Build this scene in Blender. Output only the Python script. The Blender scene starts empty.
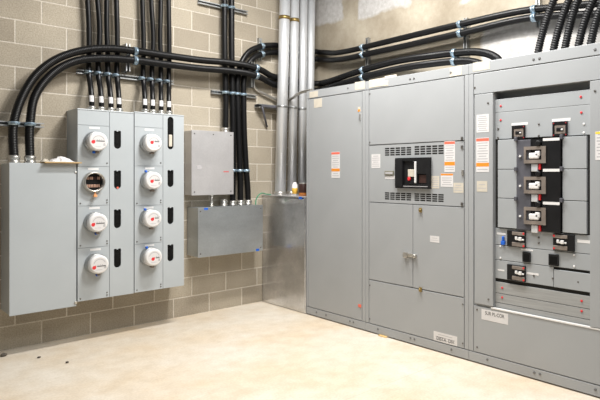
import bpy, bmesh, math, random
from mathutils import Vector, Matrix
random.seed(4)
C = bpy.context.scene.collection
PI = math.pi

# ------------------------------------------------------------------ materials
def nmat(name):
    m = bpy.data.materials.new(name); m.use_nodes = True
    nt = m.node_tree
    return m, nt, nt.nodes['Principled BSDF']

def col(c): return (c[0], c[1], c[2], 1.0)

def paint(name, c, rough=.45, metal=0.0, var=.06, scale=6.0, bump=0.0, bscale=200.0, stretch=None, spec=.5):
    m, nt, b = nmat(name)
    b.inputs['Specular IOR Level'].default_value = spec
    tc = nt.nodes.new('ShaderNodeTexCoord')
    mp = nt.nodes.new('ShaderNodeMapping')
    if stretch: mp.inputs['Scale'].default_value = stretch
    nt.links.new(tc.outputs['Object'], mp.inputs['Vector'])
    n = nt.nodes.new('ShaderNodeTexNoise'); n.inputs['Scale'].default_value = scale; n.inputs['Detail'].default_value = 4
    nt.links.new(mp.outputs[0], n.inputs['Vector'])
    r = nt.nodes.new('ShaderNodeValToRGB')
    r.color_ramp.elements[0].position = .3; r.color_ramp.elements[1].position = .7
    r.color_ramp.elements[0].color = col([x*(1-var) for x in c]); r.color_ramp.elements[1].color = col([min(1, x*(1+var)) for x in c])
    nt.links.new(n.outputs['Fac'], r.inputs['Fac']); nt.links.new(r.outputs['Color'], b.inputs['Base Color'])
    b.inputs['Roughness'].default_value = rough; b.inputs['Metallic'].default_value = metal
    if bump:
        n2 = nt.nodes.new('ShaderNodeTexNoise'); n2.inputs['Scale'].default_value = bscale
        nt.links.new(tc.outputs['Object'], n2.inputs['Vector'])
        bp = nt.nodes.new('ShaderNodeBump'); bp.inputs['Strength'].default_value = bump; bp.inputs['Distance'].default_value = .002
        nt.links.new(n2.outputs['Fac'], bp.inputs['Height']); nt.links.new(bp.outputs['Normal'], b.inputs['Normal'])
    return m

def galv(name, c, rough=.38, scale=5.0, var=.16, stretch=(1, 1, 1), metal=.85):
    m, nt, b = nmat(name)
    tc = nt.nodes.new('ShaderNodeTexCoord')
    mp = nt.nodes.new('ShaderNodeMapping'); mp.inputs['Scale'].default_value = stretch
    nt.links.new(tc.outputs['Object'], mp.inputs['Vector'])
    n = nt.nodes.new('ShaderNodeTexNoise'); n.inputs['Scale'].default_value = scale; n.inputs['Detail'].default_value = 6; n.inputs['Roughness'].default_value = .6
    nt.links.new(mp.outputs[0], n.inputs['Vector'])
    v = nt.nodes.new('ShaderNodeTexVoronoi'); v.inputs['Scale'].default_value = 60
    nt.links.new(tc.outputs['Object'], v.inputs['Vector'])
    mx = nt.nodes.new('ShaderNodeMix'); mx.data_type = 'FLOAT'; mx.inputs[0].default_value = .12
    nt.links.new(n.outputs['Fac'], mx.inputs[2]); nt.links.new(v.outputs['Distance'], mx.inputs[3])
    r = nt.nodes.new('ShaderNodeValToRGB')
    r.color_ramp.elements[0].position = .28; r.color_ramp.elements[1].position = .68
    r.color_ramp.elements[0].color = col([x*(1-var) for x in c]); r.color_ramp.elements[1].color = col([min(1, x*(1+var)) for x in c])
    nt.links.new(mx.outputs[0], r.inputs['Fac']); nt.links.new(r.outputs['Color'], b.inputs['Base Color'])
    rr = nt.nodes.new('ShaderNodeMapRange'); rr.inputs['To Min'].default_value = rough-.03; rr.inputs['To Max'].default_value = rough+.05
    nt.links.new(n.outputs['Fac'], rr.inputs['Value']); nt.links.new(rr.outputs[0], b.inputs['Roughness'])
    b.inputs['Metallic'].default_value = metal
    return m

def math_node(nt, op, a, b=None, c=None):
    n = nt.nodes.new('ShaderNodeMath'); n.operation = op
    for i, v in enumerate((a, b, c)):
        if v is None: continue
        if isinstance(v, (int, float)): n.inputs[i].default_value = v
        else: nt.links.new(v, n.inputs[i])
    return n.outputs[0]

def mixc(nt, fac, a, b, mode='MIX'):
    n = nt.nodes.new('ShaderNodeMix'); n.data_type = 'RGBA'; n.blend_type = mode
    if isinstance(fac, (int, float)): n.inputs[0].default_value = fac
    else: nt.links.new(fac, n.inputs[0])
    for i, v in ((6, a), (7, b)):
        if isinstance(v, tuple): n.inputs[i].default_value = col(v)
        else: nt.links.new(v, n.inputs[i])
    return n.outputs[2]

def ramp(nt, src, p0, p1, c0=(0, 0, 0), c1=(1, 1, 1)):
    r = nt.nodes.new('ShaderNodeValToRGB')
    r.color_ramp.elements[0].position = p0; r.color_ramp.elements[1].position = p1
    r.color_ramp.elements[0].color = col(c0); r.color_ramp.elements[1].color = col(c1)
    nt.links.new(src, r.inputs['Fac']); return r.outputs['Color']

def noise(nt, vec, scale, detail=4, rough=.5):
    n = nt.nodes.new('ShaderNodeTexNoise'); n.inputs['Scale'].default_value = scale; n.inputs['Detail'].default_value = detail
    n.inputs['Roughness'].default_value = rough
    nt.links.new(vec, n.inputs['Vector']); return n.outputs['Fac']

def block_wall_material():
    m, nt, b = nmat('concrete_block')
    tc = nt.nodes.new('ShaderNodeTexCoord')
    sp = nt.nodes.new('ShaderNodeSeparateXYZ'); nt.links.new(tc.outputs['Object'], sp.inputs[0])
    cb = nt.nodes.new('ShaderNodeCombineXYZ')
    nt.links.new(math_node(nt, 'ADD', sp.outputs['X'], -2.8309 + .4064*20), cb.inputs['X'])
    nt.links.new(sp.outputs['Z'], cb.inputs['Y'])
    br = nt.nodes.new('ShaderNodeTexBrick')
    br.offset = .5; br.offset_frequency = 2; br.squash = 1
    br.inputs['Scale'].default_value = 1
    br.inputs['Brick Width'].default_value = .4064; br.inputs['Row Height'].default_value = .2032
    br.inputs['Mortar Size'].default_value = .0065; br.inputs['Mortar Smooth'].default_value = .25
    br.inputs['Color1'].default_value = col((.385, .335, .262)); br.inputs['Color2'].default_value = col((.52, .462, .368))
    br.inputs['Mortar'].default_value = col((.73, .67, .575))
    nt.links.new(cb.outputs[0], br.inputs['Vector'])
    n1 = noise(nt, tc.outputs['Object'], 3.0, 5); n2 = noise(nt, tc.outputs['Object'], 90.0, 3)
    c = mixc(nt, .5, br.outputs['Color'], ramp(nt, n2, .34, .64, (.52, .50, .46), (1.0, 1.0, 1.0)), 'MULTIPLY')
    c = mixc(nt, .45, c, ramp(nt, n1, .35, .65, (.72, .72, .72), (1.0, 1.0, 1.0)), 'MULTIPLY')
    nt.links.new(c, b.inputs['Base Color']); b.inputs['Roughness'].default_value = .92
    h = math_node(nt, 'MULTIPLY_ADD', br.outputs['Fac'], -1.0, math_node(nt, 'MULTIPLY', n2, .35))
    bp = nt.nodes.new('ShaderNodeBump'); bp.inputs['Strength'].default_value = .7; bp.inputs['Distance'].default_value = .006
    nt.links.new(h, bp.inputs['Height']); nt.links.new(bp.outputs['Normal'], b.inputs['Normal'])
    return m

def plaster_material():
    m, nt, b = nmat('patched_plaster')
    tc = nt.nodes.new('ShaderNodeTexCoord'); O = tc.outputs['Object']
    sp = nt.nodes.new('ShaderNodeSeparateXYZ'); nt.links.new(O, sp.inputs[0])
    wob = nt.nodes.new('ShaderNodeTexNoise'); wob.inputs['Scale'].default_value = 4; wob.inputs['Detail'].default_value = 5
    nt.links.new(O, wob.inputs['Vector'])
    ws = nt.nodes.new('ShaderNodeSeparateColor'); nt.links.new(wob.outputs['Color'], ws.inputs[0])
    y = math_node(nt, 'ADD', sp.outputs['Y'], math_node(nt, 'MULTIPLY_ADD', ws.outputs[0], .16, -.08))
    z = math_node(nt, 'ADD', sp.outputs['Z'], math_node(nt, 'MULTIPLY_ADD', ws.outputs[1], .16, -.08))
    def rect(y0, y1, z0, z1, k=26.0):
        def edge(v, e, s):
            d = math_node(nt, 'MULTIPLY', math_node(nt, 'SUBTRACT', v, e), s*k)
            q = nt.nodes.new('ShaderNodeClamp'); nt.links.new(math_node(nt, 'ADD', d, .5), q.inputs[0]); return q.outputs[0]
        a = math_node(nt, 'MULTIPLY', edge(y, y0, 1), edge(y, y1, -1))
        c_ = math_node(nt, 'MULTIPLY', edge(z, z0, 1), edge(z, z1, -1))
        return math_node(nt, 'MULTIPLY', a, c_)
    n1 = noise(nt, O, 2.2, 6, .6); n2 = noise(nt, O, 25, 4)
    tan = ramp(nt, n1, .35, .7, (.30, .255, .19), (.46, .41, .325))
    white = ramp(nt, n2, .3, .7, (.47, .462, .455), (.56, .55, .545))
    p = rect(5.06, 5.60, 3.40, 4.3)
    for q in ((3.98, 4.79, 3.33, 4.3), (.2, 3.05, 2.42, 2.92), (.0, 1.7, 2.3, 4.3), (2.1, 3.3, 3.2, 4.2)):
        p = math_node(nt, 'MAXIMUM', p, rect(*q))
    p = math_node(nt, 'MULTIPLY', p, .85)
    c = mixc(nt, p, tan, white)
    c = mixc(nt, .3, c, ramp(nt, n2, .25, .6, (.7, .66, .6), (1, 1, 1)), 'MULTIPLY')
    nt.links.new(c, b.inputs['Base Color']); b.inputs['Roughness'].default_value = .9
    bp = nt.nodes.new('ShaderNodeBump'); bp.inputs['Strength'].default_value = .4; bp.inputs['Distance'].default_value = .006
    nt.links.new(n2, bp.inputs['Height']); nt.links.new(bp.outputs['Normal'], b.inputs['Normal'])
    return m

def floor_material():
    m, nt, b = nmat('concrete_floor')
    tc = nt.nodes.new('ShaderNodeTexCoord'); O = tc.outputs['Object']
    n1 = noise(nt, O, 1.3, 6, .6); n2 = noise(nt, O, 7, 5, .6); n3 = noise(nt, O, 60, 3)
    c = ramp(nt, n1, .38, .66, (.70, .64, .55), (.66, .55, .41))
    c = mixc(nt, .6, c, ramp(nt, n2, .35, .62, (.84, .80, .74), (1.0, 1.0, 1.0)), 'MULTIPLY')
    c = mixc(nt, .22, c, ramp(nt, n3, .35, .62, (.60, .56, .50), (1, 1, 1)), 'MULTIPLY')
    # saw-cut control joint: a thin line running out from the cabinets
    sp = nt.nodes.new('ShaderNodeSeparateXYZ'); nt.links.new(O, sp.inputs[0])
    d = math_node(nt, 'ABSOLUTE', math_node(nt, 'SUBTRACT', sp.outputs['Y'], 2.78))
    line = math_node(nt, 'LESS_THAN', d, .004)
    c = mixc(nt, math_node(nt, 'MULTIPLY', line, .35), c, (.45, .36, .26))
    nt.links.new(c, b.inputs['Base Color']); b.inputs['Roughness'].default_value = .75
    bp = nt.nodes.new('ShaderNodeBump'); bp.inputs['Strength'].default_value = .15; bp.inputs['Distance'].default_value = .004
    nt.links.new(n2, bp.inputs['Height']); nt.links.new(bp.outputs['Normal'], b.inputs['Normal'])
    return m

GREY = paint('grey_enamel', (.37, .383, .392), .38, var=.03, scale=3)
GREY2 = paint('blue_grey_enamel', (.45, .485, .505), .38, var=.03, scale=3)
PLATE = paint('pale_grey_plate', (.37, .388, .40), .42, var=.03, scale=4)
PLATE_WORN = paint('brushed_grey_plate', (.34, .345, .34), .4, var=.10, scale=8, stretch=(1, .6, 12))
GAPSHADE = paint('gap_shade', (.035, .034, .032), .8, spec=.1)  # near-black colour, painted shade for the slots and plate gaps
GALV = galv('galvanized_sheet', (.58, .57, .575), .30, 2.2, .12, (1, 1, 1), .5)
GALV_BLUE = galv('bluish_galvanized_sheet', (.50, .53, .55), .34, 2.0, .16, (1, 1, 2.5))
GALV_BOX = galv('smoky_galvanized_sheet', (.60, .60, .605), .20, 2.4, .32, (1, 1, 1))
PIPE = galv('galvanized_pipe', (.72, .735, .75), .42, 9, .10, (1, 1, .25), .45)
STRUT = galv('strut_steel', (.42, .43, .43), .4, 10, .12)
CLAMP = paint('zinc_clamp', (.40, .52, .62), .32, .75, .12, 30)
BLACK = paint('black_jacket', (.006, .006, .0065), .38, var=.15, scale=20, spec=.28)
RIB = paint('black_ribbed_jacket', (.010, .010, .011), .45, var=.15, scale=20, spec=.3)
BRK = paint('breaker_black', (.012, .012, .013), .4, var=.2, scale=10, spec=.25)
SLATE = paint('breaker_slate', (.085, .085, .10), .5, var=.2, scale=12)
BRONZE = paint('breaker_frame_taupe', (.215, .18, .155), .5, var=.2, scale=15)
WHITE = paint('white_plastic', (.80, .79, .78), .35, var=.03)
PAPER = paint('white_paper_label', (.70, .685, .68), .7, var=.03)
CREAM = paint('cream_tape', (.60, .55, .46), .8, var=.06, scale=15)
ORANGE = paint('orange_label', (.80, .27, .02), .6, var=.05)
RED = paint('red_plastic', (.70, .03, .035), .5, var=.08)
DRED = paint('dark_red_plastic', (.35, .02, .025), .5)
CORAL = paint('coral_label', (.82, .16, .10), .6, var=.05)
YELLOW = paint('yellow_label', (.85, .62, .06), .6, var=.05)
BLUE = paint('blue_plastic', (.01, .12, .60), .5, var=.08)
INK = paint('printed_ink', (.16, .16, .16), .7)
FAINT = paint('faint_print', (.45, .44, .45), .7)
SCREW = paint('dull_screw', (.16, .15, .14), .4, .6)
BRASS = paint('brass_band', (.36, .26, .10), .4, .8)
STEEL = paint('bright_steel', (.58, .56, .52), .32, .85)
CARD = paint('brown_cardboard', (.48, .33, .16), .85, var=.15, scale=12)
COPPER = paint('copper_jaw', (.66, .42, .32), .4, .5)
GREENW = paint('green_wire', (.05, .30, .16), .5)
WOOD = paint('yellow_wood', (.70, .48, .20), .7, var=.12)
STONE = paint('dark_stone_chip', (.10, .085, .07), .9)
AMBER = paint('amber_bottle', (.60, .20, .03), .35)
SLOTB = paint('slot_black', (.006, .006, .006), .6, spec=.12)
MAROON = paint('dark_maroon', (.045, .018, .014), .4)

# ------------------------------------------------------------------ object helpers
WL = {}
def setprops(o, label=None, cat=None, group=None, kind=None):
    if label: o['label'] = label
    if cat: o['category'] = cat
    if group: o['group'] = group
    if kind: o['kind'] = kind
    return o

def thing(name, label, cat, loc=(0, 0, 0), group=None):
    o = bpy.data.objects.new(name, None); C.objects.link(o)
    o.location = loc; o.empty_display_size = .1
    WL[o.name] = Vector(loc)
    return setprops(o, label, cat, group)

def obj(name, bm, mats, parent=None, label=None, smooth=False, origin=None):
    if not isinstance(mats, (list, tuple)): mats = [mats]
    bmesh.ops.recalc_face_normals(bm, faces=bm.faces[:])
    pw = WL[parent.name] if parent else Vector((0, 0, 0))
    if origin is None:
        if parent is None: origin = Vector((0, 0, 0))
        else:
            mn = Vector([min(v.co[i] for v in bm.verts) for i in range(3)]); mxx = Vector([max(v.co[i] for v in bm.verts) for i in range(3)])
            origin = (mn+mxx)/2
    origin = Vector(origin)
    bmesh.ops.translate(bm, verts=bm.verts[:], vec=-origin)
    me = bpy.data.meshes.new(name); bm.to_mesh(me); bm.free()
    for m in mats: me.materials.append(m)
    if smooth:
        for p in me.polygons: p.use_smooth = True
    o = bpy.data.objects.new(name, me); C.objects.link(o)
    o.location = origin - pw
    WL[o.name] = origin.copy()
    if parent: o.parent = parent
    if label: o['label'] = label
    return o

def base_of(bm):
    mn = Vector([min(v.co[i] for v in bm.verts) for i in range(3)]); mx = Vector([max(v.co[i] for v in bm.verts) for i in range(3)])
    return ((mn.x+mx.x)/2, (mn.y+mx.y)/2, mn.z)

def NB(): return bmesh.new()

def box(bm, x0, x1, y0, y1, z0, z1, bev=0.0, mi=0):
    if x0 > x1: x0, x1 = x1, x0
    if y0 > y1: y0, y1 = y1, y0
    if z0 > z1: z0, z1 = z1, z0
    v = [bm.verts.new((x, y, z)) for z in (z0, z1) for y in (y0, y1) for x in (x0, x1)]
    fs = [bm.faces.new([v[i] for i in f]) for f in ((0, 2, 3, 1), (4, 5, 7, 6), (0, 1, 5, 4), (2, 6, 7, 3), (0, 4, 6, 2), (1, 3, 7, 5))]
    for f in fs: f.material_index = mi
    if bev:
        es = list({e for f in fs for e in f.edges})
        r = bmesh.ops.bevel(bm, geom=es, offset=bev, segments=2, affect='EDGES', profile=.5)
        for f in r['faces']: f.material_index = mi
    return bm

def frame_of(d):
    d = Vector(d).normalized()
    a = Vector((0, 0, 1)) if abs(d.z) < .9 else Vector((1, 0, 0))
    u = d.cross(a).normalized(); w = d.cross(u).normalized()
    return d, u, w

def lathe(bm, p0, axis, prof, n=24, mi=0, cap=True):
    """prof: list of (distance along the axis, radius[, material])"""
    d, u, w = frame_of(axis); p0 = Vector(p0); rings = []
    for it in prof:
        t, r = it[0], it[1]
        c = p0 + d*t
        rings.append([bm.verts.new(c + (u*math.cos(2*PI*k/n) + w*math.sin(2*PI*k/n))*max(r, 1e-4)) for k in range(n)])
    for i in range(len(rings)-1):
        m_ = prof[i+1][2] if len(prof[i+1]) > 2 else mi
        for k in range(n):
            f = bm.faces.new([rings[i][k], rings[i][(k+1) % n], rings[i+1][(k+1) % n], rings[i+1][k]]); f.material_index = m_; f.smooth = True
    if cap:
        f = bm.faces.new(rings[0]); f.material_index = prof[0][2] if len(prof[0]) > 2 else mi
        f = bm.faces.new(rings[-1]); f.material_index = prof[-1][2] if len(prof[-1]) > 2 else mi
    return bm

def cyl(bm, p0, p1, r, n=16, mi=0):
    p0, p1 = Vector(p0), Vector(p1)
    return lathe(bm, p0, p1-p0, [(0, r), ((p1-p0).length, r)], n, mi)

def spline(pts, step=.02):
    P = [Vector(p) for p in pts]
    P = [2*P[0]-P[1]] + P + [2*P[-1]-P[-2]]
    raw = []
    for i in range(1, len(P)-2):
        a, b, c, d = P[i-1:i+3]
        n = max(4, int((c-b).length/.01))
        for k in range(n):
            t = k/n
            # centripetal-ish: tangents scaled to the segment keep uneven knots smooth
            l0, l1, l2 = max((b-a).length, 1e-5), max((c-b).length, 1e-5), max((d-c).length, 1e-5)
            m1 = ((b-a)/l0*l1 + (c-b)/l1*l0)/(l0+l1)*l1
            m2 = ((c-b)/l1*l2 + (d-c)/l2*l1)/(l1+l2)*l1
            t2, t3 = t*t, t*t*t
            raw.append(b*(2*t3-3*t2+1) + m1*(t3-2*t2+t) + c*(-2*t3+3*t2) + m2*(t3-t2))
    raw.append(P[-2])
    out = [raw[0]]; acc = 0
    for i in range(1, len(raw)):
        seg = (raw[i]-raw[i-1]).length
        while acc+seg >= step:
            t = (step-acc)/seg
            q = raw[i-1].lerp(raw[i], t); out.append(q); raw[i-1] = q; seg = (raw[i]-q).length; acc = 0
        acc += seg
    if (out[-1]-raw[-1]).length > 1e-4: out.append(raw[-1])
    return out

def tube(bm, path, r, n=14, rib=0.0, mi=0):
    """sweep a circle along path; rib: radius swing between successive rings"""
    d = (path[1]-path[0]).normalized(); _, u, w = frame_of(d)
    rings = []
    for i, p in enumerate(path):
        nd = (path[min(i+1, len(path)-1)] - path[max(i-1, 0)]).normalized()
        q = d.rotation_difference(nd); u = q @ u; w = q @ w; d = nd
        rr = r + (rib if (i//2) % 2 else -rib) if rib else r
        rings.append([bm.verts.new(p + (u*math.cos(2*PI*k/n) + w*math.sin(2*PI*k/n))*rr) for k in range(n)])
    for i in range(len(rings)-1):
        for k in range(n):
            f = bm.faces.new([rings[i][k], rings[i][(k+1) % n], rings[i+1][(k+1) % n], rings[i+1][k]]); f.smooth = True; f.material_index = mi
    bm.faces.new(rings[0]).material_index = mi; bm.faces.new(rings[-1]).material_index = mi
    return bm

def plate(bm, to3, outer, holes, thick, nrm, mi=0):
    """a sheet with cut-outs: to3 maps (u, v) to 3D, nrm is the way the thickness goes"""
    edges = []
    for loop in [outer]+holes:
        vs = [bm.verts.new(to3(*p)) for p in loop]
        edges += [bm.edges.new((vs[i], vs[(i+1) % len(vs)])) for i in range(len(vs))]
    r = bmesh.ops.triangle_fill(bm, use_beauty=True, use_dissolve=False, edges=edges)
    fs = [g for g in r['geom'] if isinstance(g, bmesh.types.BMFace)]
    e = bmesh.ops.extrude_face_region(bm, geom=fs)
    nv = [g for g in e['geom'] if isinstance(g, bmesh.types.BMVert)]
    bmesh.ops.translate(bm, verts=nv, vec=Vector(nrm)*thick)
    for f in bm.faces: f.material_index = mi
    return bm

def text_mesh(bm, s, size, to3, mi=0, cx=0, cy=0, width=None):
    cu = bpy.data.curves.new('lettering', 'FONT'); cu.body = s; cu.size = size; cu.align_x = 'CENTER'; cu.align_y = 'CENTER'; cu.extrude = 0
    cu.offset = size*.02
    o = bpy.data.objects.new('lettering', cu); C.objects.link(o)
    dg = bpy.context.evaluated_depsgraph_get(); dg.update()
    me = o.evaluated_get(dg).to_mesh()
    xs = [v.co.x for v in me.vertices]
    k = (width/(max(xs)-min(xs))) if width and xs else 1
    vs = [bm.verts.new(to3(cx+v.co.x*k, cy+v.co.y)) for v in me.vertices]
    for p in me.polygons:
        try: f = bm.faces.new([vs[i] for i in p.vertices]); f.material_index = mi
        except ValueError: pass
    o.evaluated_get(dg).to_mesh_clear()
    bpy.data.objects.remove(o); bpy.data.curves.remove(cu)

# ------------------------------------------------------------------ room (metres; camera stands over the world origin)
YW, XW = 5.6112, 4.50            # faces of the left (block) and right (plaster) walls
bm = box(NB(), -1.6, XW+.2, YW, YW+.2, 0, 4.25); setprops(obj('wall_left', bm, block_wall_material()), kind='structure')
bm = box(NB(), XW, XW+.2, -1.2, YW, 0, 4.25); setprops(obj('wall_right', bm, plaster_material()), kind='structure')
bm = box(NB(), -1.6, XW+.2, -1.2, YW+.2, -.15, 0); setprops(obj('floor', bm, floor_material()), kind='structure')

# ------------------------------------------------------------------ generic pieces
def screws(parent, pts, axis, r=.007, mat=None, name='screw', h=.005):
    for p in pts:
        b = NB(); lathe(b, p, axis, [(0, r), (h*.6, r), (h, r*.7)], 10)
        obj(name, b, mat or SCREW, parent)

def sticker(parent, face, plane, a0, a1, z0, z1, bands=(), lines=0, ink=None, name='label_sticker', base=None, words=None, label=None):
    """thin adhesive label. face 'R': lies in x = plane seen from -x (a is y); face 'L': lies in y = plane seen from -y (a is x)."""
    b = NB(); t = .0012; mats = [base or PAPER, ORANGE, CORAL, YELLOW, ink or FAINT, INK]
    if a0 > a1: a0, a1 = a1, a0
    def slab(p0, p1, q0, q1, h0, h1, mi):
        if face == 'R': box(b, plane-h1, plane-h0, p0, p1, q0, q1, mi=mi)
        else: box(b, p0, p1, plane-h1, plane-h0, q0, q1, mi=mi)
    slab(a0, a1, z0, z1, 0, t, 0)
    for (f0, f1, mi) in bands:
        slab(a0+.001, a1-.001, z0+(z1-z0)*f0, z0+(z1-z0)*f1, t*.9, t*1.3, mi)
    w = a1-a0; H = z1-z0
    for i in range(lines):
        zz = z1 - H*(i+1)/(lines+1)
        if any(z0+H*f0-.004 < zz < z0+H*f1+.004 for f0, f1, _ in bands): continue
        c = (a0+a1)/2; hw = w*(.40 if i % 3 else .30)
        slab(c-hw, c+hw, zz-min(.0035, H*.03), zz+min(.0035, H*.03), t*.9, t*1.2, 4)
    if words:
        s, size, wd, dz = words
        if face == 'R': to3 = lambda u, v: Vector((plane-t*1.5, (a0+a1)/2-u, (z0+z1)/2+dz+v))
        else: to3 = lambda u, v: Vector(((a0+a1)/2+u, plane-t*1.5, (z0+z1)/2+dz+v))
        text_mesh(b, s, size, to3, 5, width=wd)
    return obj(name, b, mats, parent, label)

# ------------------------------------------------------------------ switchgear
XS = 3.7149                      # front faces
XB = XS+.014                     # front of the carcass behind the doors
BACK = XW-.02
H = 2.395

def carcass(parent, y0, y1):
    b = NB(); box(b, XB, BACK, y0+.001, y1-.001, .012, H-.002)
    obj('enclosure', b, GREY, parent)

def front(name, parent, y0, y1, z0, z1, mat=None, bev=.0025, x0=None, label=None):
    b = NB(); box(b, x0 if x0 is not None else XS, XB+.0005, y0, y1, z0, z1, bev)
    return obj(name, b, mat or GREY, parent, label)

def dots(name, parent, pts, mat, r, x=None, h=.004):
    for (y, z) in pts:
        b = NB(); X = XS if x is None else x
        lathe(b, (X+.001, y, z), (-1, 0, 0), [(0, r), (h, r), (h+.002, r*.6)], 12)
        obj(name, b, mat, parent)

# left cabinet: one tall door
c1 = thing('switchgear_cabinet', 'grey switchgear cabinet with one tall plain door, next to the galvanized box', 'electrical cabinet', (4.1, 4.31, 0))
carcass(c1, 3.852, 4.766)
front('top_rail', c1, 3.852, 4.766, 2.313, H)
front('corner_post', c1, 4.735, 4.766, .09, 2.309)
front('corner_post', c1, 3.852, 3.896, .09, 2.309)
front('base_channel', c1, 3.852, 4.766, .010, .084)
d = front('door', c1, 3.903, 4.729, .091, 2.305)
sticker(d, 'R', XS, 4.351, 4.222, 1.468, 1.733, [(.90, .985, 2), (.25, .36, 1)], 11, label='white warning label with orange bands')
sticker(d, 'R', XS, 4.636, 4.503, 2.206, 2.299, base=CREAM, lines=0, name='cream_sticker')
sticker(d, 'R', XS, 3.958, 3.922, 2.112, 2.160, [(.05, .5, 1)], base=CREAM, name='door_latch_tag')
b = NB(); box(b, XS-.006, XS+.001, 3.908, 3.950, .216, .246, .004); obj('door_tag', b, CORAL, d)
b = NB(); box(b, XS-.012, XS+.001, 3.915, 3.93, 2.03, 2.09, .004); obj('door_handle', b, STEEL, d)
dots('bolt', c1, [(4.594, .052), (4.438, .052), (4.071, .055), (4.02, .055)], INK, .010)
dots('bolt', c1, [(4.10, 2.36)], INK, .009)
sticker(c1, 'R', XS, 4.712, 4.569, 2.320, 2.383, base=CREAM, name='cream_sticker')
sticker(c1, 'R', XS, 3.998, 3.858, 2.328, 2.405, base=CREAM, name='cream_sticker')

# middle cabinet: ventilated main breaker panel, double doors
c2 = thing('switchgear_cabinet', 'grey switchgear cabinet with vent slots, main breaker and double doors, middle of the three', 'electrical cabinet', (4.1, 3.25, 0))
carcass(c2, 2.653, 3.850)
front('top_rail', c2, 2.653, 3.850, 2.313, H)
front('corner_post', c2, 3.808, 3.850, .09, 2.309)
front('corner_post', c2, 2.653, 2.692, .09, 2.309)
front('base_channel', c2, 2.653, 3.850, .010, .084)
front('upper_panel', c2, 2.699, 3.801, 1.785, 2.306)
holes = []
for (y0, y1, z0, z1) in ((3.264, 3.597, 1.674, 1.752), (2.902, 3.235, 1.674, 1.756), (3.264, 3.597, 1.270, 1.342), (2.902, 3.235, 1.270, 1.342)):
    nc, nr = 5, 4; cw = (y1-y0)/nc; rh = (z1-z0)/nr
    for i in range(nc):
        for j in range(nr):
            a, e = y0+cw*i+cw*.07, y0+cw*(i+1)-cw*.07; g, h_ = z0+rh*j+rh*.14, z0+rh*(j+1)-rh*.14
            holes.append([(a, g), (e, g), (e, h_), (a, h_)])
b = NB(); plate(b, lambda u, v: Vector((XS, u, v)), [(2.699, 1.245), (3.801, 1.245), (3.801, 1.777), (2.699, 1.777)], holes, .003, (1, 0, 0))
vp = obj('breaker_panel', b, GREY, c2, 'panel with four groups of vent slots')
b = NB(); box(b, XS+.0035, XB+.001, 2.705, 3.795, 1.25, 1.77); obj('slot_shade_sheet', b, GAPSHADE, c2, 'dark sheet standing in for shade behind the vent slots')  # added dark sheet, its colour stands for the shade behind the slots
for nm, (y0, y1, z0, z1) in (('door', (3.252, 3.801, .508, 1.237)), ('door', (2.699, 3.246, .508, 1.237)), ('lower_panel', (2.699, 3.801, .091, .499))):
    front(nm, c2, y0, y1, z0, z1)
# main breaker
b = NB(); y0, y1, z0, z1 = 3.036, 3.440, 1.382, 1.652
plate(b, lambda u, v: Vector((XS-.024, u, v)), [(y0, z0), (y1, z0), (y1, z1), (y0, z1)],
      [[(3.212, 1.412), (3.348, 1.412), (3.348, 1.625), (3.212, 1.625)], [(3.076, 1.423), (3.176, 1.423), (3.176, 1.510), (3.076, 1.510)]], .022, (1, 0, 0))
box(b, XS-.008, XS+.002, y0+.01, y1-.01, z0+.01, z1-.01)
box(b, XS-.029, XS-.023, 3.352, 3.440, 1.395, 1.640, .003)
brk = obj('main_breaker', b, BRK, c2, 'large square black main breaker with white handle')
b = NB(); box(b, XS-.036, XS-.006, 3.186, 3.204, 1.430, 1.618, .005); obj('breaker_handle', b, WHITE, brk, 'white upright handle')
b = NB(); box(b, XS-.014, XS-.006, 3.222, 3.296, 1.484, 1.549, .003); obj('rating_plate', b, CREAM, brk)
b = NB(); lathe(b, (XS-.007, 3.280, 1.466), (-1, 0, 0), [(0, .017), (.012, .017), (.016, .012)], 16); obj('trip_button', b, RED, brk, 'red round button')
b = NB(); box(b, XS-.014, XS-.006, 3.226, 3.300, 1.420, 1.445, .002); obj('rocker', b, BRK, brk)
b = NB(); box(b, XS-.012, XS-.006, 3.084, 3.168, 1.430, 1.503, .002); obj('display_window', b, MAROON, brk)
b = NB(); box(b, XS-.0255, XS-.023, 3.06, 3.34, 1.398, 1.403); obj('front_strip', b, FAINT, brk)
sticker(vp, 'R', XS, 3.768, 3.651, 1.564, 1.695, lines=6)
b = NB(); box(b, XS-.008, XS+.001, 3.476, 3.590, 1.497, 1.537, .003, 0); box(b, XS-.0092, XS-.0078, 3.486, 3.580, 1.508, 1.527, mi=1)
obj('nameplate', b, [paint('nameplate_olive', (.20, .19, .14), .5), FAINT], vp)
sticker(vp, 'R', XS, 3.464, 3.590, 1.463, 1.490, lines=1)
sticker(vp, 'R', XS, 3.040, 2.952, 1.386, 1.492, lines=5, base=CREAM, name='cream_sticker')
sticker(vp, 'R', XS, 2.897, 2.788, 1.526, 1.783, [(.90, .985, 2), (.21, .33, 1)], 12, label='tall white label with red top and orange band')
sticker(vp, 'R', XS, 2.936, 2.806, 1.402, 1.513, [(.86, .99, 1)], 5, label='white label with orange top')
sticker(vp, 'R', XS, 2.803, 2.702, 1.355, 1.437, lines=3, base=CREAM, name='cream_sticker')
sticker(c2, 'R', XS, 3.052, 2.952, .926, .981, lines=2)
b = NB(); box(b, XS-.014, XS+.001, 3.200, 3.345, .776, .806, .004); box(b, XS-.03, XS, 3.30, 3.345, .765, .815, .006)
lathe(b, (XS, 3.215, .79), (-1, 0, 0), [(0, .016), (.03, .016), (.034, .01)], 14); obj('door_latch', b, STEEL, c2)
for z in (1.195, .503):
    b = NB(); box(b, XS-.012, XS+.001, 3.140, 3.172, z-.02, z+.02, .005); lathe(b, (XS-.01, 3.156, z), (-1, 0, 0), [(0, .012), (.012, .01)], 12)
    obj('lock_tab', b, BRASS, c2)
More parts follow.
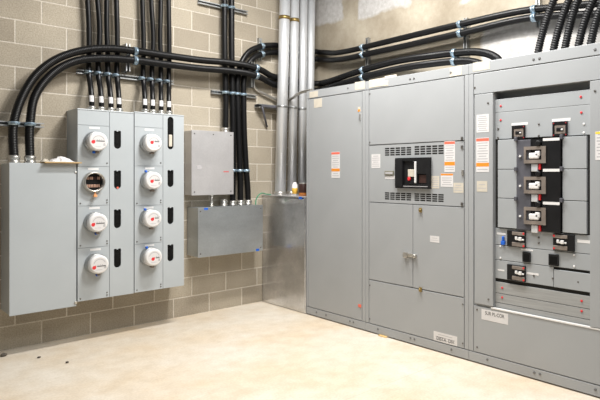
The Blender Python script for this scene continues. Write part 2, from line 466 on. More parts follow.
b = NB(); box(b, XS-.012, XS+.001, 2.697, 2.717, 1.50, 1.545, .004); obj('hinge', b, STEEL, c2)
for z in (1.80, 1.73, 1.265): b = NB(); box(b, XS-.009, XS+.001, 2.706, 2.726, z-.014, z+.014, .004); obj('panel_clip', b, SCREW, c2)
screws(c2, [(XS, 3.79, 1.81), (XS, 3.79, 2.27), (XS, 2.71, .45), (XS, 3.79, .13), (XS, 2.71, .13), (XS, 3.79, .45)], (-1, 0, 0))
dots('bolt', c2, [(3.682, .055), (3.276, .055), (3.229, .055), (2.824, .055), (3.28, 2.352), (3.235, 2.352), (2.831, 2.352)], INK, .010)
sticker(c2, 'R', XS, 3.013, 2.765, .093, .172, lines=3, words=('DISTA  DIV', .042, .185, -.016), label='white label lettered DISTA DIV')
b = NB(); box(b, XS-.003, XS+.012, 3.60, 3.80, 2.325, 2.402, .003); box(b, XS-.003, XS+.012, 3.55, 3.60, 2.322, 2.372, .003); box(b, XS+.002, XS+.012, 3.45, 3.60, 2.372, 2.415, .004); obj('cream_sticker', b, CREAM, c2)
sticker(c2, 'R', XS, 2.84, 2.72, 2.318, 2.392, base=CREAM, name='cream_sticker')

# right cabinet: open distribution section
Y0, Y1 = 1.46, 2.651
c3 = thing('switchgear_cabinet', 'grey switchgear cabinet with open front showing a column of black feeder breakers', 'electrical cabinet', (4.1, 2.05, 0))
RX = XS+.022                      # face of the recessed plates
b = NB(); box(b, RX+.03, BACK, Y0+.001, Y1-.001, .012, 1.95); box(b, RX+.03, BACK, Y0+.001, Y1-.001, 2.148, H-.002); box(b, RX+.075, BACK, Y0+.001, Y1-.001, 1.95, 2.148)
box(b, RX+.03, RX+.075, Y0+.001, 1.652, 1.95, 2.148); box(b, RX+.03, RX+.075, 2.424, Y1-.001, 1.95, 2.148)
box(b, XB, RX+.03, Y0+.001, 1.652, .012, H-.002); box(b, XB, RX+.03, 2.420, Y1-.001, .012, H-.002)
box(b, XB, RX+.03, 1.652, 2.420, 2.148, H-.002); box(b, XB, RX+.03, 1.652, 2.420, .012, .46)
obj('enclosure', b, GREY, c3)
front('top_rail', c3, Y0, Y1, 2.313, H)
front('header_panel', c3, Y0+.045, 2.601, 2.146, 2.306)
front('corner_post', c3, 2.607, Y1, .09, 2.309)
front('corner_post', c3, Y0, Y0+.040, .09, 2.309)
front('base_channel', c3, Y0, Y1, .010, .084)
front('side_cover', c3, 2.420, 2.590, .480, 2.140, x0=XS-.006)
sc = front('side_cover', c3, Y0+.05, 1.650, .474, 2.140, x0=XS-.006)
front('lower_panel', c3, Y0+.045, 2.601, .091, .458)
b = NB(); box(b, XS-.004, XB, 1.50, 2.44, .459, .472, .002); obj('ledge', b, WHITE, c3, 'bright white ledge strip')
b = NB(); box(b, RX+.012, RX+.031, 1.668, 2.436, .46, 2.080); obj('gap_shade_liner', b, GAPSHADE, c3)  # dark backing sheet that paints shade into gaps between the recessed plates
def inner(name, y0, y1, z0, z1, mat=PLATE, dx=0.0, label=None):
    b = NB(); box(b, RX-dx, RX+.0125, y0, y1, z0, z1, .002)
    return obj(name, b, mat, c3, label)
Lr, Rr = 2.432, 1.670            # ends of the opening
before = set(c3.children)
inner('blank_plate', Rr, Lr, 1.988, 2.089)
inner('blank_plate', Rr, Lr, 1.780, 1.986)
for (z0, z1) in ((1.548, 1.772), (1.326, 1.543), (1.098, 1.321)):
    inner('blank_plate', 2.236, 2.400, z0, z1, dx=.014); inner('blank_plate', 1.695, 1.870, z0, z1, dx=.014)
inner('blank_plate', Rr, Lr, .962, 1.090); inner('blank_plate', Rr, Lr, .846, .958); 
inner('blank_plate', 1.946, Lr, .700, .842); inner('blank_plate', Rr, 1.940, .700, .826, dx=.004)
inner('blank_plate', Rr, Lr, .586, .672, PLATE_WORN); inner('blank_plate', Rr, Lr, .513, .582, PLATE_WORN); inner('blank_plate', Rr, Lr, .462, .509, PLATE_WORN)
dots('red_plug', c3, [(2.382, 2.035), (2.382, 1.926), (1.742, 2.044), (1.738, 1.935), (2.369, .631), (2.369, .557), (1.736, .632), (1.736, .562)], RED, .0085, RX)
screws(c3, [(RX, 2.405, 1.86), (RX, 2.405, 1.79), (RX, 2.06, 1.875), (RX, 2.06, 1.79), (RX, 2.06, 1.045), (RX, 2.06, 1.005), (RX, 1.95, .76), (RX, 1.76, .76), (RX, 2.1, .76),
            (XS-.006, 2.479, 2.065), (XS-.006, 1.631, 2.071), (XS-.006, 2.476, .53), (XS, 2.586, .43), (XS, 2.586, .13), (XS, 2.608, 2.20)], (-1, 0, 0), .008)
screws(c3, [(RX, 2.385, 1.62-.67), (RX, 2.385, .86), (RX, 1.79, .945), (RX, 1.79, .865), (RX, 1.72, 1.855), (RX, 1.72, 1.795)], (-1, 0, 0), .008, WHITE, 'white_plug')
b = NB()
box(b, RX-.020, RX+.011, 2.116, 2.232, 1.094, 1.764, .003, 0)
box(b, RX-.028, RX+.011, 1.878, 2.020, 1.094, 1.758, .003, 1)
box(b, RX-.012, RX+.011, 2.020, 2.116, 1.094, 1.764, 0, 1)
obj('breaker_back', b, [SLATE, BRK], c3, 'black and slate backing of the breaker column')
for (zt, fz0, fz1) in ((1.758, 1.588, 1.712), (1.537, 1.366, 1.490), (1.300, 1.140, 1.266)):
    b = NB(); fy0, fy1 = 1.988, 2.164
    plate(b, lambda u, v: Vector((RX-.034, u, v)), [(fy0, fz0), (fy1, fz0), (fy1, fz1), (fy0, fz1)], [[(2.022, fz0+.026), (2.148, fz0+.026), (2.148, fz1-.024), (2.022, fz1-.024)]], .022, (1, 0, 0), 0)
    br = obj('feeder_breaker', b, [BRONZE], c3, 'taupe breaker frame round a black opening')
    b = NB(); box(b, RX-.016, RX-.008, fy0+.004, fy1-.004, fz0+.004, fz1-.004); obj('breaker_well', b, BRK, br)
    b = NB(); box(b, RX-.034, RX-.014, 2.044, 2.126, fz0+.032, fz1-.046, .010); box(b, RX-.034, RX-.014, 2.036, 2.076, fz0+.05, fz1-.034, .008); obj('breaker_toggle', b, WHITE, br, 'white toggle')
    b = NB(); box(b, RX-.026, RX-.01, 2.033, 2.049, fz0-.048, fz0-.002, .003); obj('red_indicator', b, RED, br)
    b = NB(); box(b, RX-.026, RX-.01, 2.056, 2.108, fz0-.060, fz0-.004, .003); obj('rating_plate', b, PIPE, br)
    b = NB(); lathe(b, (RX-.012, 2.048, fz1+.022), (-1, 0, 0), [(0, .020), (.026, .020), (.030, .014)], 16); obj('trip_knob', b, BRK, br)
    b = NB(); box(b, RX-.0295, RX-.0275, 1.884, 2.012, zt-.010, zt+.010); obj('name_strip', b, WHITE, br)
    b = NB(); lathe(b, (RX-.018, 2.20, fz0+.055), (-1, 0, 0), [(0, .008), (.012, .008)], 10); obj('white_plug', b, WHITE, br)
for y in (2.236, 1.872):
    for z in (1.772, 1.546, 1.324):
        b = NB(); box(b, RX-.034, RX-.012, y-.012, y+.012, z-.016, z+.016, .004); obj('mounting_lug', b, SLATE, c3)
# small breakers
def small(y0, y1, z0, z1, side, toggle):
    """y0 > y1; side: which end is black"""
    b = NB(); box(b, RX-.014, RX+.001, y1, y0, z0, z1, .003, 0)
    br = obj('feeder_breaker', b, [BRK], c3)
    w = y0-y1; e0, e1 = (y1+.003, y1+w*.70) if side > 0 else (y1+w*.30, y0-.003)
    hh = z1-z0
    b = NB(); box(b, RX-.020, RX-.013, e0, e1, z0+hh*.74, z1-.006, .003); obj('breaker_cover', b, toggle, br)
    b = NB(); box(b, RX-.020, RX-.013, e0, e1, z0+.006, z0+hh*.30, .003); obj('breaker_cover', b, toggle, br)
    b = NB(); c = (e0+e1)/2; box(b, RX-.020, RX-.013, c-.048, c+.022, z0+hh*.44, z0+hh*.54, .003); box(b, RX-.030, RX-.013, c-.030, c-.006, z0+hh*.42, z0+hh*.64, .004); box(b, RX-.028, RX-.013, c+.006, c+.024, z0+hh*.46, z0+hh*.66, .004)
    obj('breaker_toggle', b, WHITE, br)
    for zz in (z0+hh*.12, z1-hh*.12):
        b = NB(); lathe(b, (RX-.013, y1+.011 if side > 0 else y0-.011, zz), (-1, 0, 0), [(0, .008), (.008, .008)], 10); obj('red_plug', b, RED, br)
small(2.320, 2.164, .958, 1.080, 1, BRONZE); small(1.943, 1.784, .966, 1.084, -1, BRONZE); small(2.320, 2.164, .704, .822, 1, BRONZE)
for (y0, y1, z0, z1) in ((2.280, 2.169, 1.772, 1.874), (1.949, 1.837, 1.778, 1.882)):
    b = NB(); plate(b, lambda u, v: Vector((RX-.010, u, v)), [(y1, z0), (y0, z0), (y0, z1), (y1, z1)], [[(y1+.012, z0+.014), (y0-.012, z0+.014), (y0-.012, z1-.02), (y1+.012, z1-.02)]], .0105, (1, 0, 0))
    br = obj('meter_window', b, BRK, c3, 'small black framed instrument window')
    b = NB(); box(b, RX-.007, RX-.0, y1+.014, y0-.014, z0+.016, z1-.022, .004); obj('window_bezel', b, BRONZE, br)
    b = NB(); box(b, RX-.010, RX-.006, y1+.030, y0-.030, z0+.036, z1-.042, .003); obj('display', b, BRK, br)
    b = NB(); box(b, RX-.014, RX-.009, (y0+y1)/2-.026, (y0+y1)/2-.010, z0+.042, z1-.05, .002); obj('toggle', b, WHITE, br)
    for yy in (y1+.010,) + ((y0-.010,) if y0 < 2.1 else ()):
        for zz in (z0+.01, z1-.01):
            b = NB(); lathe(b, (RX-.0095, yy, zz), (-1, 0, 0), [(0, .005), (.003, .005)], 10); obj('red_plug', b, DRED, br)
for (y0, y1, z0, z1) in ((2.190, 2.124, .853, .930), (1.979, 1.902, .852, .934)):
    b = NB(); box(b, RX-.012, RX+.001, y1, y0, z0, z1, .003); br = obj('black_receptacle', b, BRK, c3)
    b = NB(); box(b, RX-.014, RX-.011, y1+.012, y0-.012, z0+.014, z1-.014, .002); obj('receptacle_insert', b, SLOTB, br)
def strip(y0, y1, z0, z1, lines=0):
    sticker(c3, 'R', RX, y0, y1, z0, z1, lines=lines, base=WHITE, name='name_strip')
strip(2.287, 2.148, 1.877, 1.896); strip(1.957, 1.816, 1.884, 1.905)
strip(2.418, 2.337, 1.040, 1.056); strip(1.767, 1.668, 1.034, 1.056); strip(2.207, 2.107, .938, .950); strip(2.158, 2.061, .764, .780); strip(2.410, 2.350, .760, .772)
b = NB(); box(b, RX-.02, RX, 2.338, 2.372, .965, .995, .004); box(b, RX-.02, RX, 2.346, 2.364, .99, 1.03, .006); obj('lockout_tag', b, BLUE, c3, 'bright blue plastic tag')
# the whole recessed assembly sits a little to the right in its opening
for o in c3.children:
    if o not in before:
        o.location.y -= .016
        for q in [o]+list(o.children_recursive): WL[q.name].y -= .016
P6 = XS-.006
sticker(c3, 'R', P6, 2.571, 2.456, 1.838, 1.979, lines=8)
sticker(c3, 'R', P6, 2.574, 2.454, 1.525, 1.795, [(.90, .985, 2), (.16, .27, 1)], 12, label='white label with red top and orange band')
sticker(c3, 'R', P6, 2.568, 2.470, 1.370, 1.454, base=CREAM, lines=2, name='cream_sticker')
sticker(c3, 'R', P6, 1.612, 1.520, 1.604, 1.796, [(.91, .99, 3)], 8, label='white label with yellow top')
sticker(c3, 'R', XS, 2.528, 2.287, .361, .444, lines=0, words=('SUR PL-COR', .038, .175, .014), label='white label lettered SUR PL-COR')
dots('bolt', c3, [(2.473, .055), (2.069, .055), (2.023, .055), (1.614, .055), (2.075, 2.352), (2.027, 2.352), (1.617, 2.352)], INK, .010)
sticker(c3, 'R', XS, 2.609, 2.45, 2.330, 2.400, base=CREAM, name='cream_sticker')

# ------------------------------------------------------------------ galvanized box in the corner
b = NB(); box(b, XS, XW-.01, 4.776, YW-.004, .004, 1.252, .004)
gb = thing('galvanized_gutter_box', 'tall floor standing galvanized steel box in the corner, left of the cabinets', 'electrical box', (4.1, 5.19, 0))
obj('enclosure', b, GALV_BOX, gb)
b = NB(); box(b, XS-.006, XS+.001, 4.790, YW-.02, .03, 1.236, .002); cov = obj('front_cover', b, GALV_BOX, gb)
b = NB(); box(b, XS-.012, XW-.05, 4.780, YW-.012, 1.2525, 1.264, .003); obj('top_flange', b, GALV, gb)
b = NB(); box(b, XS-.016, XS-.011, 4.83, 4.88, 1.235, 1.262); obj('blue_sticker', b, BLUE, gb)

# bottles on the box
def bottle(name, label, cat, x, y, z, prof, mats):
    b = NB(); lathe(b, (x, y, z), (0, 0, 1), prof, 20)
    t = obj(name, b, mats, None, origin=(x, y, z)); setprops(t, label, cat); return t
bottle('caulk_bottle', 'white bottle with amber label standing on the galvanized corner box', 'bottle', 3.80, 5.085, 1.264,
       [(0, .030, 0), (.02, .031, 0), (.0205, .032, 1), (.085, .032, 1), (.086, .031, 0), (.125, .031, 0), (.135, .020, 0), (.15, .018, 0)], [WHITE, paint('amber_label', (.75, .45, .06), .5)])
bottle('dark_can', 'dark maroon can with orange base on the galvanized corner box beside the cabinet', 'can', 3.82, 4.955, 1.264,
       [(0, .052, 1), (.035, .052, 1), (.036, .052, 0), (.125, .052, 0), (.135, .046, 0), (.140, .046, 2), (.145, .044, 2)], [MAROON, AMBER, STEEL])

# ------------------------------------------------------------------ rigid galvanized conduits
for i, (xb, xt, r, lab) in enumerate(((3.850, 3.917, .063, 'thick galvanized pipe, leftmost of the four rising from the corner box'),
                                     (4.019, 4.063, .053, 'galvanized pipe, second from left of the four rising from the corner box'),
                                     (4.166, 4.196, .049, 'galvanized pipe, third from left of the four rising from the corner box'),
                                     (4.285, 4.317, .047, 'galvanized pipe nearest the plaster wall, rightmost of the four'))):
    zb, zt = 1.264, 4.2
    k = (xt-xb)/2.2; yb = 5.44
    t = thing('rigid_conduit', lab, 'conduit', (xb, yb, zb), 'rigid galvanized conduits in the corner')
    P = lambda z: (xb+(z-zb)*k, yb, z)
    b = NB(); cyl(b, P(zb), P(zt), r, 28); obj('pipe', b, PIPE, t)
    b = NB(); cyl(b, P(zb), P(zb+.035), r+.010, 24); obj('locknut', b, STEEL, t)
    if i < 2:
        b = NB(); cyl(b, P(3.335), P(3.375), r+.006, 24); obj('brass_band', b, BRASS, t)
    b = NB(); cyl(b, P(2.290), P(2.312), r+.006, 24); obj('pipe_strap', b, STRUT, t)

# ------------------------------------------------------------------ struts and clamps
def channel(bm, p0, p1, out, w=.041, dep=.041):
    """C-shaped strut from p0 to p1 on a wall; out is the way it stands off"""
    p0, p1, out = Vector(p0), Vector(p1), Vector(out)
    d = (p1-p0).normalized(); s = d.cross(out).normalized(); t = .005
    def bar(a0, a1, o0, o1):
        vs = []
        for P_ in (p0, p1):
            for (a, o) in ((a0, o0), (a1, o0), (a1, o1), (a0, o1)): vs.append(bm.verts.new(P_ + s*a + out*o))
        for f in ((0, 1, 2, 3), (4, 7, 6, 5), (0, 4, 5, 1), (1, 5, 6, 2), (2, 6, 7, 3), (3, 7, 4, 0)): bm.faces.new([vs[i] for i in f])
    h = w/2
    bar(-h, h, 0, t); bar(-h, -h+t, t, dep); bar(h-t, h, t, dep); bar(-h+t, -h+.011, dep-t, dep); bar(h-.011, h-t, dep-t, dep)
    return bm

def strut(label, p0, p1, out, dep=.041, group='strut channels on the walls'):
    t = thing('strut_channel', label, 'strut', ((p0[0]+p1[0])/2, (p0[1]+p1[1])/2, min(p0[2], p1[2])), group)
    obj('channel', channel(NB(), p0, p1, out, dep=dep), STRUT, t)
    return t

def clamp(parent, c, d, r, out, w=.03):
    """two-piece strap round a conduit, with its bolt"""
    c, d, out = Vector(c), Vector(d).normalized(), Vector(out)
    b = NB(); lathe(b, c-d*w/2, d, [(0, r+.001), (0, r+.006), (w, r+.006), (w, r+.001)], 20, cap=False)
    s = d.cross(out).normalized()
    e = c + out*(r+.004)
    cyl(b, e-d*.0-out*.01, e+out*.022, .009, 8)
    cyl(b, e-s*.02, e+s*.02, .008, 8)
    obj('clamp', b, CLAMP, parent)

OL = (0, -1, 0); OR = (-1, 0, 0)
WY = YW-.002; WX = XW-.002

# ------------------------------------------------------------------ flexible conduits
def fitting(parent, p, r, h=.05, name='connector'):
    b = NB(); lathe(b, p, (0, 0, 1), [(0, r+.012), (.012, r+.012), (.013, r+.007), (h*.55, r+.007), (h*.56, r+.012), (h*.8, r+.012), (h, r+.003)], 18)
    obj(name, b, STEEL, parent)

PATHS = {}
def flex(label, pts, r, group, rib=.0, step=None, mat=None):
    path = spline(pts, step or (.0035 if rib else .02))
    t = thing('flexible_conduit', label, 'conduit', path[0], group); PATHS[t.name] = path
    obj('jacket', tube(NB(), path, r, 14, rib), mat or BLACK, t)
    return t

def at_height(path, z):
    return min(path, key=lambda p: abs(p.z-z)).copy()
def wrap(b, p0, p1, r):
    rows = []
    for p in (p0, p1):
        rows.append([[b.verts.new(p+Vector((q*math.sin(a_), -q*math.cos(a_), 0))) for a_ in [math.radians(-62+90*k/10) for k in range(11)]] for q in (r, r+.0008)])
    for k in range(10):
        b.faces.new([rows[0][1][k], rows[0][1][k+1], rows[1][1][k+1], rows[1][1][k]]); b.faces.new([rows[0][0][k+1], rows[0][0][k], rows[1][0][k], rows[1][0][k+1]])
        for i in (0, 1): b.faces.new([rows[i][0][k], rows[i][0][k+1], rows[i][1][k+1], rows[i][1][k]])
# the two big runs: up from the trough box, along the block wall, round the corner and down into the cabinets
ya = 5.445
a = flex('big black ribbed conduit arching from trough box along block wall, upper of the pair',
     [(1.165, 5.46, 1.605), (1.165, 5.46, 1.945), (1.241, 5.455, 2.204), (1.338, 5.45, 2.377), (1.469, 5.447, 2.508), (1.606, ya, 2.59), (1.739, ya, 2.642), (1.931, ya, 2.682), (2.162, ya, 2.694), (2.511, ya, 2.698),
      (2.836, ya, 2.704), (3.19, ya, 2.725), (3.442, 5.45, 2.723), (3.601, 5.47, 2.705), (3.80, 5.545, 2.67), (4.15, 5.552, 2.65), (4.36, 5.53, 2.643), (4.445, 5.44, 2.641), (4.43, 5.30, 2.637), (4.405, 5.10, 2.643), (4.40, 4.909, 2.663),
      (4.40, 4.569, 2.695), (4.385, 4.03, 2.716), (4.32, 3.534, 2.684), (4.30, 3.227, 2.663), (4.28, 2.943, 2.624), (4.25, 2.79, 2.570), (4.22, 2.69, 2.50), (4.21, 2.65, 2.397)], 0.0345, 'big paired runs from the trough box', .0016)
fitting(a, (1.165, 5.46, 1.602), .0345, .065)
b2 = flex('big black ribbed conduit arching from trough box along block wall, lower of the pair',
     [(1.283, 5.46, 1.605), (1.283, 5.46, 1.94), (1.323, 5.455, 2.187), (1.399, 5.45, 2.324), (1.509, 5.447, 2.443), (1.66, ya, 2.532), (1.799, ya, 2.569), (1.931, ya, 2.590), (2.162, ya, 2.605), (2.511, ya, 2.609),
      (2.836, ya, 2.617), (3.19, ya, 2.637), (3.442, 5.45, 2.637), (3.601, 5.47, 2.617), (3.80, 5.545, 2.58), (4.15, 5.552, 2.56), (4.36, 5.53, 2.555), (4.445, 5.44, 2.555), (4.43, 5.30, 2.557), (4.405, 5.10, 2.570), (4.40, 4.909, 2.584),
      (4.40, 4.569, 2.612), (4.385, 4.03, 2.631), (4.32, 3.534, 2.606), (4.30, 3.227, 2.583), (4.28, 3.05, 2.556), (4.25, 2.90, 2.50), (4.22, 2.82, 2.44), (4.21, 2.80, 2.397)], 0.0345, 'big paired runs from the trough box', .0016)
fitting(b2, (1.283, 5.46, 1.602), .0345, .065)

# the bundle on the block wall
yb = 5.532
BG = 'black conduits of the wall bundle'
t = flex('black conduit running straight up to the ceiling, far left of the wall bundle', [(3.185, yb, 1.972), (3.190, yb, 2.3), (3.178, yb, 2.763), (3.175, yb, 3.423), (3.17, yb, 4.2)], 0.0315, BG)
fitting(t, (3.185, yb, 1.968), .034)
t = flex('black conduit running straight up to the ceiling, second from left of the wall bundle', [(3.275, yb, 1.165), (3.283, yb, 1.663), (3.281, yb, 2.053), (3.266, yb, 2.776), (3.262, yb, 3.443), (3.258, yb, 4.2)], 0.0315, BG)
fitting(t, (3.275, yb, 1.162), .034)
UA = [(3.474, 2.897), (3.62, 2.977)]
t = flex('black conduit of the wall bundle bending right, upper of the pair on the plaster wall',
     [(3.376, yb, 1.165), (3.376, yb, 1.25), (3.352, yb, 2.001), (3.338, yb, 2.393), (3.338, yb, 2.562), (3.375, yb, 2.734), (3.474, yb, 2.892), (3.62, yb, 2.983), (3.80, 5.555, 3.035), (4.10, 5.56, 3.060), (4.36, 5.54, 3.05), (4.447, 5.45, 3.036),
      (4.43, 5.32, 3.01), (4.405, 5.10, 2.965), (4.40, 4.85, 2.950), (4.40, 4.569, 2.951), (4.40, 4.03, 2.955), (4.40, 3.219, 2.957), (4.40, 2.443, 2.938), (4.40, 2.213, 2.909), (4.40, 1.875, 2.869), (4.40, 1.2, 2.80), (4.40, .2, 2.75)], 0.0315, BG)
fitting(t, (3.376, yb, 1.162), .034)
t = flex('black conduit of the wall bundle bending right, lower of the pair on the plaster wall',
     [(3.474, yb, 1.165), (3.474, yb, 1.25), (3.447, yb, 1.609), (3.424, yb, 2.005), (3.417, yb, 2.401), (3.419, yb, 2.571), (3.462, yb, 2.735), (3.566, yb, 2.855), (3.70, 5.54, 2.918), (3.85, 5.56, 2.955), (4.10, 5.56, 2.970), (4.36, 5.54, 2.962), (4.447, 5.45, 2.942),
      (4.43, 5.32, 2.915), (4.405, 5.10, 2.880), (4.40, 4.85, 2.866), (4.40, 4.569, 2.866), (4.40, 4.03, 2.865), (4.40, 3.219, 2.870), (4.40, 2.443, 2.868), (4.40, 2.213, 2.838), (4.40, 1.875, 2.782), (4.40, 1.2, 2.70), (4.40, .2, 2.65)], 0.0315, BG)
fitting(t, (3.474, yb, 1.162), .034)

# small conduits rising from the meter stacks
ys = 5.543; yf = 5.42
order = ('far left', 'second from left', 'third from left', 'far right')
for stack, xs in (('left', ((1.764, 1.781, 1.765), (1.848, 1.864, 1.852), (1.932, 1.950, 1.938), (2.006, 2.034, 2.026))), ('right', ((2.250, 2.286, 2.276), (2.326, 2.374, 2.366), (2.410, 2.466, 2.460), (2.490, 2.55, 2.544)))):
    for k, (xb, xm, xt) in enumerate(xs):
        zt = 2.085 if stack == 'left' else 2.098
        wob = .012*math.sin(k*2.1)
        t = flex('thin black conduit rising from the %s meter stack, %s of its four' % (stack, order[k]),
                 [(xb, yf, zt), (xb, yf, zt+.09), (xb+(xm-xb)*.25, yf+.035, zt+.20), (xb+(xm-xb)*.8, ys-.02, 2.40), (xm-.004, ys, 2.53), (xm+wob*.3, ys, 2.66), (xm+wob, ys, 2.85), (xt, ys, 3.2), (xt, ys, 4.2)], .0235, 'thin conduits above the meter stacks')
        fitting(t, (xb, yf, zt-.002), .0235, .045)
        b = NB(); wrap(b, at_height(PATHS[t.name], zt+.075), at_height(PATHS[t.name], zt+.140), .0246); obj('paper_label', b, PAPER, t, 'white paper label')

# five big ones dropping into the right cabinet
for k, (p0, p1, p2) in enumerate((((2.214, 2.51), (2.154, 2.705), (2.087, 2.863)), ((2.082, 2.512), (2.029, 2.681), (1.964, 2.836)), ((1.988, 2.512), (1.948, 2.665), (1.893, 2.82)), ((1.881, 2.509), (1.831, 2.672), (1.770, 2.800)), ((1.785, 2.516), (1.745, 2.66), (1.690, 2.78)))):
    X = 4.05
    t = flex('black ribbed conduit dropping into the right cabinet, %s' % ('leftmost of five', 'second from left of five', 'middle one of five', 'fourth from left of five', 'rightmost of five')[k],
             [(X, p0[0]+.025, 2.396), (X, p0[0], p0[1]), (X, p1[0], p1[1]), (X, p2[0], p2[1]), (X, p2[0]-.10, p2[1]+.17), (X-.02, p2[0]-.26, p2[1]+.36), (X-.05, p2[0]-.5, p2[1]+.55)], .029, 'ribbed conduits dropping into the right cabinet', .0026, .0045, RIB)

# struts on the block wall
s = strut('horizontal strut with eight clamps on the block wall above the meter stacks', (1.690, WY, 2.455), (2.610, WY, 2.455), OL)
for stack in ((1.770, 1.855, 1.941, 2.018), (2.266, 2.349, 2.437, 2.520)):
    for x in stack: clamp(s, (x+.003, ys, 2.455), (0, 0, 1), .0245, OL)
s = strut('high horizontal strut with two clamps on the block wall bundle', (2.894, WY, 3.360), (3.499, WY, 3.360), OL)
for x in (3.175, 3.262): clamp(s, (x, yb, 3.36), (0, 0, 1), .0335, OL)
s = strut('horizontal strut with four clamps on the bundle, above the upper galvanized box', (3.046, WY, 2.407), (3.619, WY, 2.407), OL)
for x in (3.187, 3.274, 3.338, 3.417): clamp(s, (x, yb, 2.407), (0, 0, 1), .0335, OL)
s = strut('low horizontal strut with clamps on the bundle, beside the upper galvanized box', (3.245, WY, 1.545), (3.52, WY, 1.545), OL)
for x in (3.282, 3.367, 3.452): clamp(s, (x, yb, 1.545), (0, 0, 1), .0335, OL)
s = strut('short horizontal strut clamping the big pair, above the trough box at far left', (1.06, WY, 1.934), (1.40, WY, 1.934), OL, .11)
for x in (1.166, 1.283): clamp(s, (x, 5.46, 1.934), (0, 0, 1), .0365, OL)
s = strut('short upright strut clamping the big pair, between the two meter stacks', (2.115, WY, 2.50), (2.115, WY, 2.765), OL, .125)
for z in (2.692, 2.603): clamp(s, (2.165, ya, z), (1, 0, 0), .0365, OL, .035)
s = strut('short upright strut clamping the big pair, left of the galvanized pipes', (3.52, WY, 2.50), (3.52, WY, 2.79), OL, .110)
for z in (2.717, 2.630): clamp(s, (3.54, 5.46, z), (1, 0, -.1), .0365, OL, .035)
s = strut('short upright strut clamping the bent upper pair, left of the galvanized pipes', (3.665, WY, 2.84), (3.665, WY, 3.10), OL)
clamp(s, (3.665, 5.538, 2.998), (1, 0, .35), .0335, OL, .035); clamp(s, (3.665, 5.538, 2.905), (1, 0, .4), .0335, OL, .035)
s = strut('dark bracket strut behind the galvanized pipes with a knee brace', (3.607, WY, 2.300), (4.40, WY, 2.300), OL, .10)
b = NB(); box(b, 3.63, 3.86, 5.49, 5.508, 2.285, 2.312, .003); obj('angle_bar', b, SLATE, s)
b = NB(); cyl(b, (3.642, 5.500, 2.290), (3.768, 5.588, 2.064), .012, 10); obj('knee_brace', b, SLATE, s)
# struts on the plaster wall
s = strut('upright strut with four clamps on the plaster wall above the left cabinet', (WX, 4.60, 2.42), (WX, 4.60, 3.075), OR)
for z in (2.951, 2.866): clamp(s, (4.40, 4.60, z), (0, 1, 0), .0335, OR, .035)
for z in (2.692, 2.609): clamp(s, (4.40, 4.60, z), (0, 1, -.08), .0365, OR, .035)
s = strut('upright strut with four clamps on the plaster wall above the middle cabinet', (WX, 3.225, 2.42), (WX, 3.225, 3.03), OR)
for z in (2.957, 2.870): clamp(s, (4.40, 3.24, z), (0, 1, 0), .0335, OR, .035)
for z in (2.663, 2.583): clamp(s, (4.30, 3.235, z), (0, 1, .1), .0365, OR, .035)
b = NB(); box(b, 4.34, 4.458, 3.205, 3.245, 2.58, 2.66, .002); obj('standoff', b, STRUT, s)
s = strut('upright strut with two clamps on the plaster wall behind the five ribbed conduits', (WX, 2.45, 2.80), (WX, 2.45, 3.06), OR)
for z in (2.938, 2.868): clamp(s, (4.40, 2.45, z), (0, 1, .03), .0335, OR, .04)

# thin steel tube crossing in front of the rigid conduits
t = thing('thin_steel_tube', 'thin steel tube bending from the block wall to the left cabinet top', 'conduit', (3.58, 5.57, 2.5))
pts = spline([(3.56, 5.575, 2.56), (3.60, 5.575, 2.50), (3.72, 5.57, 2.45), (3.86, 5.57, 2.405), (3.955, 5.55, 2.385), (3.972, 5.46, 2.39), (3.955, 5.34, 2.40), (3.85, 5.12, 2.408), (3.76, 4.85, 2.41), (3.75, 4.72, 2.409)], .015)
obj('tube', tube(NB(), pts, .016, 12), STEEL, t)

# ------------------------------------------------------------------ boxes on the block wall
t = thing('junction_box', 'upper galvanized steel box on the block wall, right of the meter stacks', 'electrical box', (2.99, YW, 1.286))
b = NB(); box(b, 2.746, 3.230, 5.446, WY, 1.288, 1.962, .003); obj('enclosure', b, GALV, t)
b = NB(); box(b, 2.742, 3.234, 5.441, 5.4465, 1.284, 1.966, .002); f = obj('front_cover', b, GALV, t)
screws(f, [(2.775, 5.441, 1.93), (3.20, 5.441, 1.93), (2.775, 5.441, 1.32), (3.20, 5.441, 1.32), (2.99, 5.441, 1.93)], (0, -1, 0))
sticker(f, 'L', 5.441, 3.11, 3.175, 1.528, 1.536, base=RED, name='red_sticker')
sticker(f, 'L', 5.441, 2.80, 2.86, 1.56, 1.60, base=FAINT, name='worn_sticker')
t = thing('junction_box', 'wide bluish galvanized box low on the block wall, below the upper galvanized box', 'electrical box', (3.16, YW, .64))
b = NB(); box(b, 2.777, 3.556, 5.366, WY, .646, 1.156, .003); obj('enclosure', b, GALV_BLUE, t)
b = NB(); box(b, 2.773, 3.560, 5.361, 5.3665, .642, 1.160, .002); f = obj('front_cover', b, GALV_BLUE, t)
screws(f, [(2.80, 5.361, 1.12), (3.53, 5.361, 1.12), (2.80, 5.361, .68), (3.53, 5.361, .68)], (0, -1, 0))
sticker(f, 'L', 5.361, 2.84, 2.885, 1.133, 1.155, base=BLUE, name='blue_sticker'); sticker(f, 'L', 5.361, 3.47, 3.51, .644, .668, base=BLUE, name='blue_sticker')
t = thing('pipe_nipple', 'short steel nipple joining the two galvanized boxes on the block wall', 'conduit', (3.002, 5.50, 1.16))
b = NB(); cyl(b, (3.002, 5.50, 1.155), (3.002, 5.50, 1.290), .017, 14); obj('pipe', b, STEEL, t)
b = NB(); cyl(b, (3.002, 5.50, 1.158), (3.002, 5.50, 1.172), .026, 6); obj('locknut', b, STEEL, t)
b = NB(); cyl(b, (3.002, 5.50, 1.272), (3.002, 5.50, 1.286), .026, 6); obj('locknut', b, STEEL, t)
t = thing('pipe_nipple', 'capped steel connector on the lower galvanized box, left of the conduit bundle', 'conduit', (3.167, yb, 1.16))
